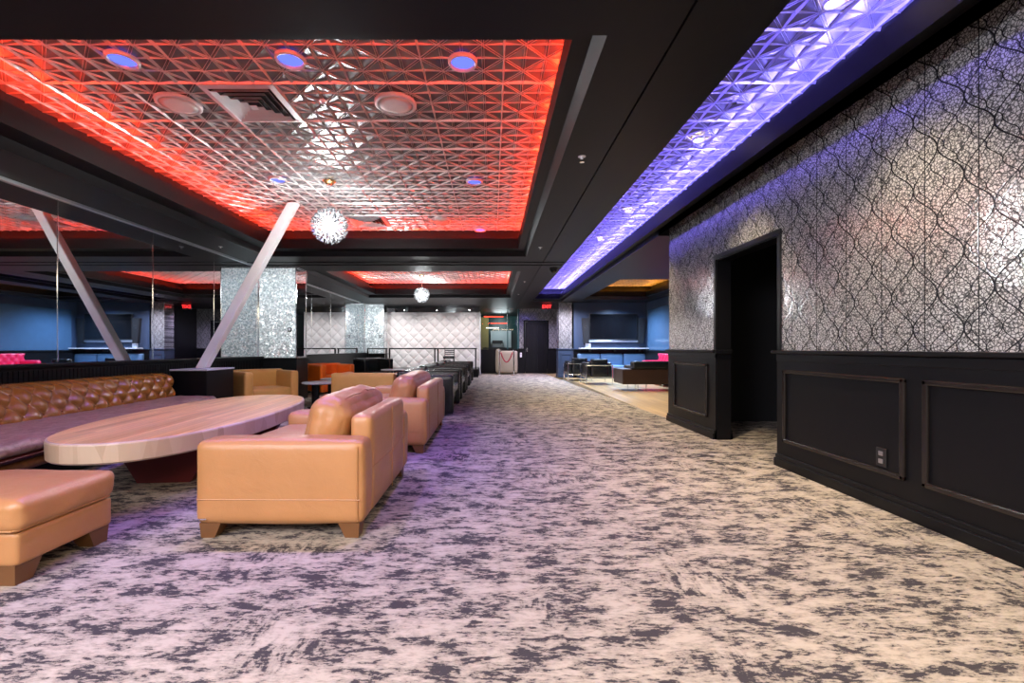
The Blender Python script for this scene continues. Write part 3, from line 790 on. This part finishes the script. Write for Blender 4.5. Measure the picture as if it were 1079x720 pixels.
for row in (1, 2, 3):
    h = .5*DH*row
    z = .36 + h
    if not BZ0+.01 < z < BZ1-.06: continue
    k = 0
    while True:
        s = DW*(k + (.5 if row % 2 else 0)); y = BY0 + s; k += 1
        if y > BY1-.1: break
        if y < 2.9: continue
        q_ = (z-BZ0)/(BZ1-BZ0); x = jx(y) + (-4.44-jx(y))*q_ + .05 + .03*math.sin(PI*q_)
        if bmesh_b is None:
            bm = nb(); bmesh.ops.create_uvsphere(bm, u_segments=10, v_segments=6, radius=.014); o = obj('button', bm, 'brown', bk, smooth=True); bmesh_b = o
        else: o = bmesh_b.copy(); C.objects.link(o); o.parent = bk
        o.location = (x+.006, y, z)

# plinth with leaning white post
PY = 6.72
t = thing('plinth', 'glossy black box plinth with white top at the end of the bench', 'plinth', (-4.12, PY, 0))
bm = nb(); box(bm, -.33, .17, -.36, .30, 0, .755, .006); obj('body', bm, 'black', t)
bm = nb(); box(bm, -.34, .18, -.37, .31, .755, .778, .004); obj('top', bm, 'greyplastic', t)
bm = nb()
p0, p1 = Vector((-4.235, PY, .779)), Vector((-2.90, PY, TILE-.015)); d = (p1-p0).normalized(); n_ = Vector((d.z, 0, -d.x)); e_ = Vector((0,1,0))
hw, hd = .062, .062
# square post cut level at both ends
def postring(p, z): return [bm.verts.new((p.x+sx*hw/ d.z*1.0, p.y+sy*hd, z)) for sx, sy in ((-1,-1),(1,-1),(1,1),(-1,1))]
a = postring(p0, p0.z); b = postring(p1, p1.z)
bm.faces.new(a[::-1]); bm.faces.new(b)
for k in range(4): bm.faces.new((a[k], a[(k+1)%4], b[(k+1)%4], b[k]))
bmesh.ops.bevel(bm, geom=bm.edges[:], offset=.008, segments=2, affect='EDGES')
tag(obj('leaning_post', bm, 'white'), 'slanted square white post rising from the black plinth to the ceiling', 'post')

# ------------------------------------------------------------------ tub chairs
def tub(label, loc, rz, mat, W=.86, D=.72, h=.70, group=None):
    t = thing('tub_chair', label, 'chair', loc, rz, group); th = .13
    bm = nb(); soft(bm, (0, D/2-th/2, h/2+.02), (W, th, h-.04), .035, (0,.008,0), 10); obj('backrest', bm, mat, t)
    for s in (-1, 1):
        bm = nb(); soft(bm, (s*(W/2-th/2), -th/2+.0, h/2+.01), (th, D-th+.03, h-.06), .035, (.004,0,0), 10); obj('armrest', bm, mat, t)
    bm = nb(); soft(bm, (0, -.075, .34), (W-2*th+.01, D-th-.02, .16), .035, (0,.01,.015), 10); obj('seat_cushion', bm, mat, t)
    bm = nb(); box(bm, -W/2+th-.01, W/2-th+.01, -D/2+.03, D/2-th, .05, .28, .008); obj('base', bm, mat, t)
    for sx in (-1, 1):
        for sy in (-1, 1):
            bm = nb(); box(bm, sx*(W/2-.06)-.025, sx*(W/2-.06)+.025, sy*(D/2-.06)-.025, sy*(D/2-.06)+.025, 0, .05); obj('foot', bm, 'plastic', t)
    return t
tub('ochre leather tub chair beside the black plinth and glitter column', (-3.84, 7.72, 0), math.radians(48), 'tan2', .86, .72, .71)
tub('bright orange leather tub chair beyond the round side tables', (-3.95, 11.2, 0), math.radians(50), 'orange', .88)
tub('ochre leather tub chair turned away from the camera', (-2.14, 8.0, 0), math.radians(180), 'tan2', 1.05, .85, .66)
tub('black leather tub chair behind the orange tub chair', (-3.35, 12.9, 0), math.radians(40), 'blackleather', .86, .75, .8)

# round side tables
def side_table(label, loc, r=.32, h=.46):
    t = thing('side_table', label, 'table', loc)
    bm = nb(); lathe(bm, [(r*.94,h-.03),(r,h-.02),(r,h-.004),(r*.985,h)], 40); obj('tabletop', bm, 'greyplastic', t)
    for k in range(3):
        a = k*2*PI/3+.5; bm = nb(); x, y = math.cos(a)*r*.55, math.sin(a)*r*.55
        box(bm, x-.035, x+.035, y-.035, y+.035, 0.0, h-.03, .004); obj('leg', bm, 'black', t)
    bm = nb(); lathe(bm, [(r*.7,.0),(r*.72,.015),(r*.7,.03)], 32); obj('base_plate', bm, 'black', t)
    return t
side_table('round side table with black legs between ochre and orange chairs', (-3.1, 8.3, 0))
side_table('farther round side table in front of the orange chair', (-3.28, 9.6, 0), .3, .44)
side_table('small round side table just behind the turned-away tub chair', (-2.72, 9.4, 0), .33, .52)
side_table('farthest round side table beside the black sofas', (-2.55, 11.9, 0), .33, .52)

# black sofas facing the aisle
def black_sofa(label, y, L, x=-1.52, W=.90):
    t = thing('black_sofa', label, 'sofa', (x, y, 0)); at = .14
    for yy in (0, L-at):
        bm = nb(); soft(bm, (W/2, yy+at/2, .335), (W, at, .62), .03, (0,.004,0), 10); obj('armrest', bm, 'blackleather', t)
    bm = nb(); soft(bm, (.09, L/2, .40), (.18, L, .62), .04, (0,0,0), 10); obj('backrest', bm, 'blackleather', t)
    bm = nb(); soft(bm, (W/2+.05, L/2, .38), (W-.14, L-2*at, .16), .035, (0,0,.02), 10); obj('seat_cushion', bm, 'blackleather', t)
    bm = nb(); box(bm, .1, W-.06, at, L-at, .2, .31, .006); obj('base', bm, 'blackleather', t)
    for xx in (.06, W-.06):
        for yy in (.06, L-.06):
            bm = nb(); tube(bm, [(xx,yy,0),(xx,yy,.05)], .022, 10); obj('foot', bm, 'chrome', t)
    return t
black_sofa('black leather sofa directly behind the second tan sofa', 7.25, 1.5)
black_sofa('second black leather sofa of the aisle row from the tan sofas', 9.35, 1.5)
black_sofa('third black leather sofa of the aisle row from the tan sofas', 11.4, 1.45)
black_sofa('farthest black leather sofa of the aisle row next to the stage', 13.4, 1.45)

# chrome-framed black seats in the alcove
def cube_chair(label, loc, rz, W=.76, D=.7, h=.68, n=1, name='cube_armchair', cat='chair'):
    t = thing(name, label, cat, loc, rz); r = .014
    for s in (-1, 1):
        bm = nb(); soft(bm, (s*(W/2-.07), 0, .43), (.12, D-.06, .42), .03, (.006,0,0), 8); obj('arm_cushion', bm, 'blackleather', t)
    bm = nb(); soft(bm, (0, D/2-.08, .48), (W-.26, .14, h-.28+.08), .03, (0,.01,0), 8); obj('back_cushion', bm, 'blackleather', t)
    for k in range(n):
        w = (W-.27)/n
        bm = nb(); soft(bm, (-(W-.27)/2+w*(k+.5), -.07, .36), (w-.005, D-.18, .22), .03, (0,0,.015), 8); obj('seat_cushion', bm, 'blackleather', t)
    bm = nb(); x, y = W/2, D/2
    for z in (.21, .56):
        tube(bm, [(-x,-y,z),(-x,y,z),(x,y,z),(x,-y,z)], r, 8)
    tube(bm, [(-x,-y,.21),(x,-y,.21)], r, 8); obj('frame', bm, 'chrome', t)
    for sx in (-1, 1):
        for sy in (-1, 1):
            bm = nb(); tube(bm, [(sx*x,sy*y,0),(sx*x,sy*y,.56)], r*1.1, 8); obj('leg', bm, 'chrome', t)
    return t
cube_chair('nearer black cube armchair with chrome frame on the wood floor', (3.14, 13.95, 0), PI, .76, .9, .74)
cube_chair('farther black cube armchair with chrome frame next to the carpet edge', (2.85, 15.45, 0), PI, .76, .9, .74)
# wide dark sofa
t = thing('dark_bench_sofa', 'long dark leather sofa with chrome legs half hidden by the silver wall', 'sofa', (3.22, 11.4, 0))
L_ = 1.9
bm = nb(); box(bm, 0, L_, 0, .85, .17, .55, .02, 3); obj('body', bm, 'darkbrown', t)
bm = nb(); soft(bm, (L_/2+.12, .11, .645), (L_-.25, .2, .19), .03, (0,.006,.004), 10); obj('backrest', bm, 'blackleather', t)
bm = nb(); box(bm, .22, L_-.02, -.006, .0, .545, .56); obj('trim_strip', bm, 'chrome', t)
bm = nb(); soft(bm, (L_/2+.1, .5, .58), (L_-.3, .62, .10), .03, (0,0,.012), 8); obj('seat_cushion', bm, 'blackleather', t)
for x in (.35, .62, L_-.15):
    for y in (.1, .75):
        bm = nb(); tube(bm, [(x,y,0),(x,y,.17)], .016, 10); obj('leg', bm, 'chrome', t)
# red tufted sofa
t = thing('red_sofa', 'bright red tufted sofa against the alcove side wall', 'sofa', (5.05, 13.6, 0))
bm = nb(); soft(bm, (0, 0, .28), (.7, 1.9, .4), .05, (0,0,.02), 10); obj('seat', bm, 'red', t)
bm = nb(); g = []
for i in range(61):
    y = -.95+1.9*i/60; row = []
    for k in range(13):
        z = .35 + .55*k/12; a, b = y/.24+z/.26, y/.24-z/.26
        row.append(bm.verts.new((.22-.05*abs(math.sin(PI*a)*math.sin(PI*b))**.45, y, z)))
    row += [bm.verts.new((.42,y,.9)), bm.verts.new((.42,y,.35))]; g.append(row)
for a, b in zip(g, g[1:]):
    for k in range(len(a)): bm.faces.new((a[k], a[(k+1)%len(a)], b[(k+1)%len(a)], b[k])).smooth = True
bm.faces.new(g[0]); bm.faces.new(g[-1][::-1]); obj('backrest', bm, 'red', t)
for y in (-.9, .9):
    bm = nb(); soft(bm, (.02, y, .44), (.72, .16, .5), .06, (0,0,0), 8); obj('armrest', bm, 'red', t)
for x in (-.28, .28):
    for y in (-.68, .8):
        bm = nb(); tube(bm, [(x,y,0),(x,y,.1)], .02, 8); obj('leg', bm, 'chrome', t)
# ------------------------------------------------------------------ chandeliers
def chandelier(label, x, y, zc=1.55+H, R=.235):
    t = thing('chandelier', label, 'chandelier', (x, y, TILE))
    bm = nb(); lathe(bm, [(.012,-.05),(.05,-.045),(.075,-.02),(.08,-.012)], 24); obj('canopy', bm, 'brass', t)
    z = zc - TILE
    bm = nb(); tube(bm, [(0,0,-.04),(0,0,z+.05)], .007, 8); obj('stem', bm, 'chrome', t)
    bm = nb(); bmesh.ops.create_icosphere(bm, subdivisions=2, radius=.075, matrix=Matrix.Translation((0,0,z))); obj('bulb', bm, 'bulb', t, smooth=True)
    bm = nb(); tips = nb(); n = 150; ga = PI*(3-5**.5)
    for i in range(n):
        zz = 1-2*(i+.5)/n; r = (1-zz*zz)**.5; d = Vector((r*math.cos(ga*i), r*math.sin(ga*i), zz)); c = Vector((0,0,z))
        L = R*(.93+.07*random.random())
        tube(bm, [c+d*.07, c+d*L], .0025, 5)
        # flared crystal floret on each rod
        a = d.orthogonal().normalized(); b = d.cross(a)
        for q in range(3):
            w = (a*math.cos(q*2*PI/3+i)+b*math.sin(q*2*PI/3+i))
            tube(bm, [c+d*(L-.05), c+d*L+w*.018], [.003,.0055], 4)
    tips.free(); s = obj('crystal_spray', bm, 'crystal', t); s['kind'] = 'stuff'
    return t
chandelier('starburst crystal chandelier over the leather sofas', -2.07, 5.84)
chandelier('farther starburst crystal chandelier near the stage', -2.06, 13.4)

# ------------------------------------------------------------------ ceiling fittings
def downlight(label, x, y, mat, r=.10, group=None):
    t = thing('downlight', label, 'lamp', (x, y, TILE-.012), 0, group)
    bm = nb(); n = 32; prof = [(r*.86,0.0),(r*.9,-.022),(r*1.02,-.024),(r*1.08,-.012),(r*1.1,.004)]
    rg = [[bm.verts.new((a*math.cos(k*2*PI/n), a*math.sin(k*2*PI/n), z)) for k in range(n)] for a, z in prof]
    for a, b in zip(rg, rg[1:]):
        for k in range(n): bm.faces.new((a[k], a[(k+1)%n], b[(k+1)%n], b[k]))
    obj('rim', bm, 'ventwhite', t, smooth=True)
    bm = nb(); lathe(bm, [(r*.2,-.010),(r*.7,-.006),(r*.88,-.002)], 24); obj('lens', bm, mat, t)
    return t
bl = [(-2.71,3.37,'blue downlight nearest the left cove beside a round speaker'),(-1.48,3.37,'blue downlight just right of the square air vent'),(-.22,3.40,'blue downlight near the front beam, rightmost of the front three'),
      (-2.70,5.78,'blue downlight above the leaning white post'),(-.23,5.84,'blue downlight right of the chandelier stem'),(-2.72,8.18,'far blue downlight at the left end of the near tray'),(-.22,8.2,'far blue downlight at the right end of the near tray')]
first = None
for x, y, lab in bl:
    if first is None: first = downlight(lab, x, y, 'lens_blue', .1, 'blue downlights in the tin ceiling')
    else: dup(first, (x, y, TILE-.012), None, lab)
first = None
ords = ['nearest', 'second', 'third', 'fourth', 'fifth', 'sixth']
for i, y in enumerate((2.8, 4.65, 7.05, 8.9, 11.0, 13.6)):
    lab = f'warm downlight in the blue-lit ceiling strip, {ords[i]} from the front' if i else 'warm downlight in the blue-lit ceiling strip, nearest to the front'
    if first is None: first = downlight(lab, 2.08, y, 'lens_warm', .055, 'warm downlights over the aisle')
    else: dup(first, (2.08, y, TILE-.012), None, lab)
def speaker(label, x, y, r=.165):
    t = thing('ceiling_speaker', label, 'speaker', (x, y, TILE-.01), 0, 'round ceiling speakers')
    bm = nb(); n = 40; rg = [[bm.verts.new((a*math.cos(k*2*PI/n), a*math.sin(k*2*PI/n), z)) for k in range(n)] for a, z in ((r*.9,-.018),(r,-.022),(r*1.08,-.014),(r*1.1,.004))]
    for a, b in zip(rg, rg[1:]):
        for k in range(n): bm.faces.new((a[k], a[(k+1)%n], b[(k+1)%n], b[k]))
    obj('rim', bm, 'ventwhite', t, smooth=True)
    bm = nb(); lathe(bm, [(.01,-.026),(r*.6,-.023),(r*.91,-.016)], 40); obj('grille', bm, 'grille', t, smooth=True)
speaker('round white ceiling speaker left of the near square vent', -2.72, 3.99)
speaker('round white ceiling speaker right of the near square vent', -.84, 3.99)
speaker('far round ceiling speaker right of the far vent', -.86, 7.62)
speaker('far round ceiling speaker at the left of the far vent', -2.75, 7.62)
def vent(label, x, y):
    S = .615/2; t = thing('air_vent', label, 'vent', (x, y, TILE-.012))
    def ring(a, b, za, zb, w=.004):
        bm = nb(); rg = []
        for q, z in ((a, za), (b, zb), (b-.004, zb+.004), (a-.004, za+.006)):
            rg.append([bm.verts.new((sx*q, sy*q, z)) for sx, sy in ((-1,-1),(1,-1),(1,1),(-1,1))])
        for i in range(4):
            A, B = rg[i], rg[(i+1)%4]
            for k in range(4): bm.faces.new((A[k], A[(k+1)%4], B[(k+1)%4], B[k]))
        return bm
    obj('frame', ring(S*.84, S, -.012, -.006), 'ventwhite', t)
    for q in (.80, .62, .44, .27): obj('louvre', ring(S*(q-.085), S*q, .004, -.028), 'ventwhite', t)
    bm = nb(); box(bm, -S*.1, S*.1, -S*.1, S*.1, -.03, -.024); obj('centre_plate', bm, 'ventwhite', t)
    bm = nb(); box(bm, -S*.95, S*.95, -S*.95, S*.95, .006, .010); obj('backing', bm, 'dark', t)
vent('square louvred air vent in the near tin ceiling', -2.068, 3.997)
vent('square louvred air vent beyond the near chandelier', -2.068, 7.687)
vent('square louvred air vent in the far tin ceiling', -2.068, 11.99)
def sprinkler(label, x, y, z):
    t = thing('sprinkler_head', label, 'sprinkler', (x, y, z+.005), 0, 'sprinkler heads on the ceiling')
    bm = nb(); lathe(bm, [(.034,0),(.034,-.006),(.012,-.010),(.010,-.03)], 16); obj('escutcheon', bm, 'white', t)
    bm = nb(); lathe(bm, [(.007,-.028),(.007,-.05),(.022,-.052),(.022,-.055)], 12); obj('deflector', bm, 'chrome', t)
sprinkler('sprinkler head in the tin ceiling right of the near vent', -1.46, 3.96, TILE-.006)
sprinkler('near sprinkler head on the dark beam beside the red tray', .776, 4.0, BEAM)
sprinkler('middle sprinkler head on the dark beam beside the red tray', .79, 7.6, BEAM)
sprinkler('farther sprinkler head on the dark beam beside the second red tray', .80, 11.5, BEAM)
sprinkler('farthest sprinkler head on the dark beam beside the second red tray', .80, 14.2, BEAM)
sprinkler('sprinkler head on the soffit over the mirrored wall', -4.46, 7.55, BEAM)
sprinkler('sprinkler head in the blue-lit ceiling strip', 2.05, 3.9, TILE-.006)
t = thing('security_camera', 'black dome security camera under the dark beam', 'camera', (1.27, 9.6, BEAM+.005))
bm = nb(); lathe(bm, [(.085,0),(.085,-.03),(.075,-.04)], 24); obj('base', bm, 'plastic', t)
bm = nb(); lathe(bm, [(.072,-.04),(.068,-.065),(.05,-.09),(.02,-.105)], 24); obj('dome', bm, 'screen', t, smooth=True)
t = thing('smoke_detector', 'white smoke detector at the far end of the near tin ceiling', 'detector', (-1.35, 8.1, TILE-.006))
bm = nb(); lathe(bm, [(.07,0),(.07,-.02),(.05,-.04),(.02,-.045)], 24); obj('case', bm, 'white', t, smooth=True)
bm = nb(); lathe(bm, [(.012,-.044),(.012,-.05)], 12); obj('button', bm, 'steel', t)

# ------------------------------------------------------------------ lights of the room, with added fills
def area(name, loc, rot, size, col, power, sy=None, spread=PI):
    l = bpy.data.lights.new(name, 'AREA'); l.energy = power; l.color = col; l.size = size; l.spread = spread
    if sy: l.shape = 'RECTANGLE'; l.size_y = sy
    o = bpy.data.objects.new(name, l); C.objects.link(o); o.location = loc; o.rotation_euler = rot; return o
def point(name, loc, col, power, r=.1):
    l = bpy.data.lights.new(name, 'POINT'); l.energy = power; l.color = col; l.shadow_soft_size = r
    o = bpy.data.objects.new(name, l); C.objects.link(o); o.location = loc; return o
def spot(name, loc, col, power, ang=120, blend=.8, r=.05, rot=(0,0,0)):
    l = bpy.data.lights.new(name, 'SPOT'); l.energy = power; l.color = col; l.spot_size = math.radians(ang); l.spot_blend = blend; l.shadow_soft_size = r
    o = bpy.data.objects.new(name, l); C.objects.link(o); o.location = loc; o.rotation_euler = rot; return o
for y, ty in ((7.55, 9.4), (15.3, 17.2)):
    d_ = Vector((-4.4, ty, 1.7)) - Vector((-4.0, y, 2.70))
    spot('column_fill', (-4.0, y, 2.70), (.88,.97,1.0), 110, 75, .9, .012, d_.to_track_quat('-Z','Y').to_euler())  # added wash to brighten the glitter columns
for x, y in ((-2.07,5.84),(-2.06,13.4)): point('chandelier_glow', (x, y, 1.55+H), (.93,.98,1.0), 230, .2)
for x, y, lab in bl: spot('blue_spot', (x, y, TILE-.06), (.26,.16,1.0), 150, 100)
for y in (2.8, 4.65, 7.05, 8.9, 11.0, 13.6): spot('warm_spot', (2.08, y, TILE-.06), (1.0,.80,.52), 260, 80)
area('rear_fill_light', (.9, -.9, 2.68), (0,0,0), 1.8, (1.0,.82,.56), 165, 2.6)  # soft fill for the unseen room lamps behind the camera
area('rear_fill_light', (-2.5, -1.2, 2.62), (0,-.75,0), 2.2, (.92,.89,1.0), 440, 2.6)  # added wall wash, tilted and tinted to brighten the silver wall
for x, y in ((3.6,14.2),(4.4,15.2),(4.0,12.4)): spot('alcove_light', (x, y, 2.9), (.45,.66,1.0), 270, 140)
spot('alcove_spot', (4.4, 15.9, 2.7), (.45,.65,1.0), 400, 155)
spot('alcove_floor_spot', (3.6, 10.0, 2.7), (1.0,.85,.65), 160, 140)
for x in (-3.8,-2.4,-1.0): spot('stage_fill', (x, 17.0, 2.7), (1.0,.93,.92), 95, 110, 1.0, .012, (math.radians(32),0,0))  # added to brighten the quilted wall; the stage has no such lamps
point('bar_light', (.4, 22.2, 2.3), (.9,.97,1.0), 60, .4)
spot('lobby_fill', (1.8, 17.9, 2.7), (.75,.65,1.0), 350, 155)  # added lavender fill to brighten the damask around the lobby
spot('pillar_fill', (2.6, 15.9, 2.7), (.9,.85,1.0), 420, 160)  # added fill to brighten the silver pillar
spot('lobby_fill', (.5, 18.4, 2.7), (1.0,.85,.6), 30, 130)

w = bpy.data.worlds.new('World'); bpy.context.scene.world = w; w.use_nodes = True
w.node_tree.nodes['Background'].inputs[0].default_value = (.75,.78,.85,1); w.node_tree.nodes['Background'].inputs[1].default_value = .45

# ------------------------------------------------------------------ camera
cam = bpy.data.cameras.new('Camera'); co = bpy.data.objects.new('Camera', cam); C.objects.link(co)
cam.sensor_width = 36; cam.lens = F/1079*36; cam.shift_x = (539.5-CX)/1079; cam.shift_y = (CY-360)/1079
cam.clip_start = .02; co.location = (0,0,H); co.rotation_euler = (PI/2,0,0)
sc = bpy.context.scene; sc.camera = co
vs = sc.view_settings; vs.view_transform = 'Standard'; vs.look = 'None'; vs.gamma = 1.0; vs.use_curve_mapping = False; vs.exposure = 0.38
cy = sc.cycles; cy.use_denoising = True; cy.max_bounces = 10; cy.diffuse_bounces = 4; cy.glossy_bounces = 6; cy.sample_clamp_indirect = 6
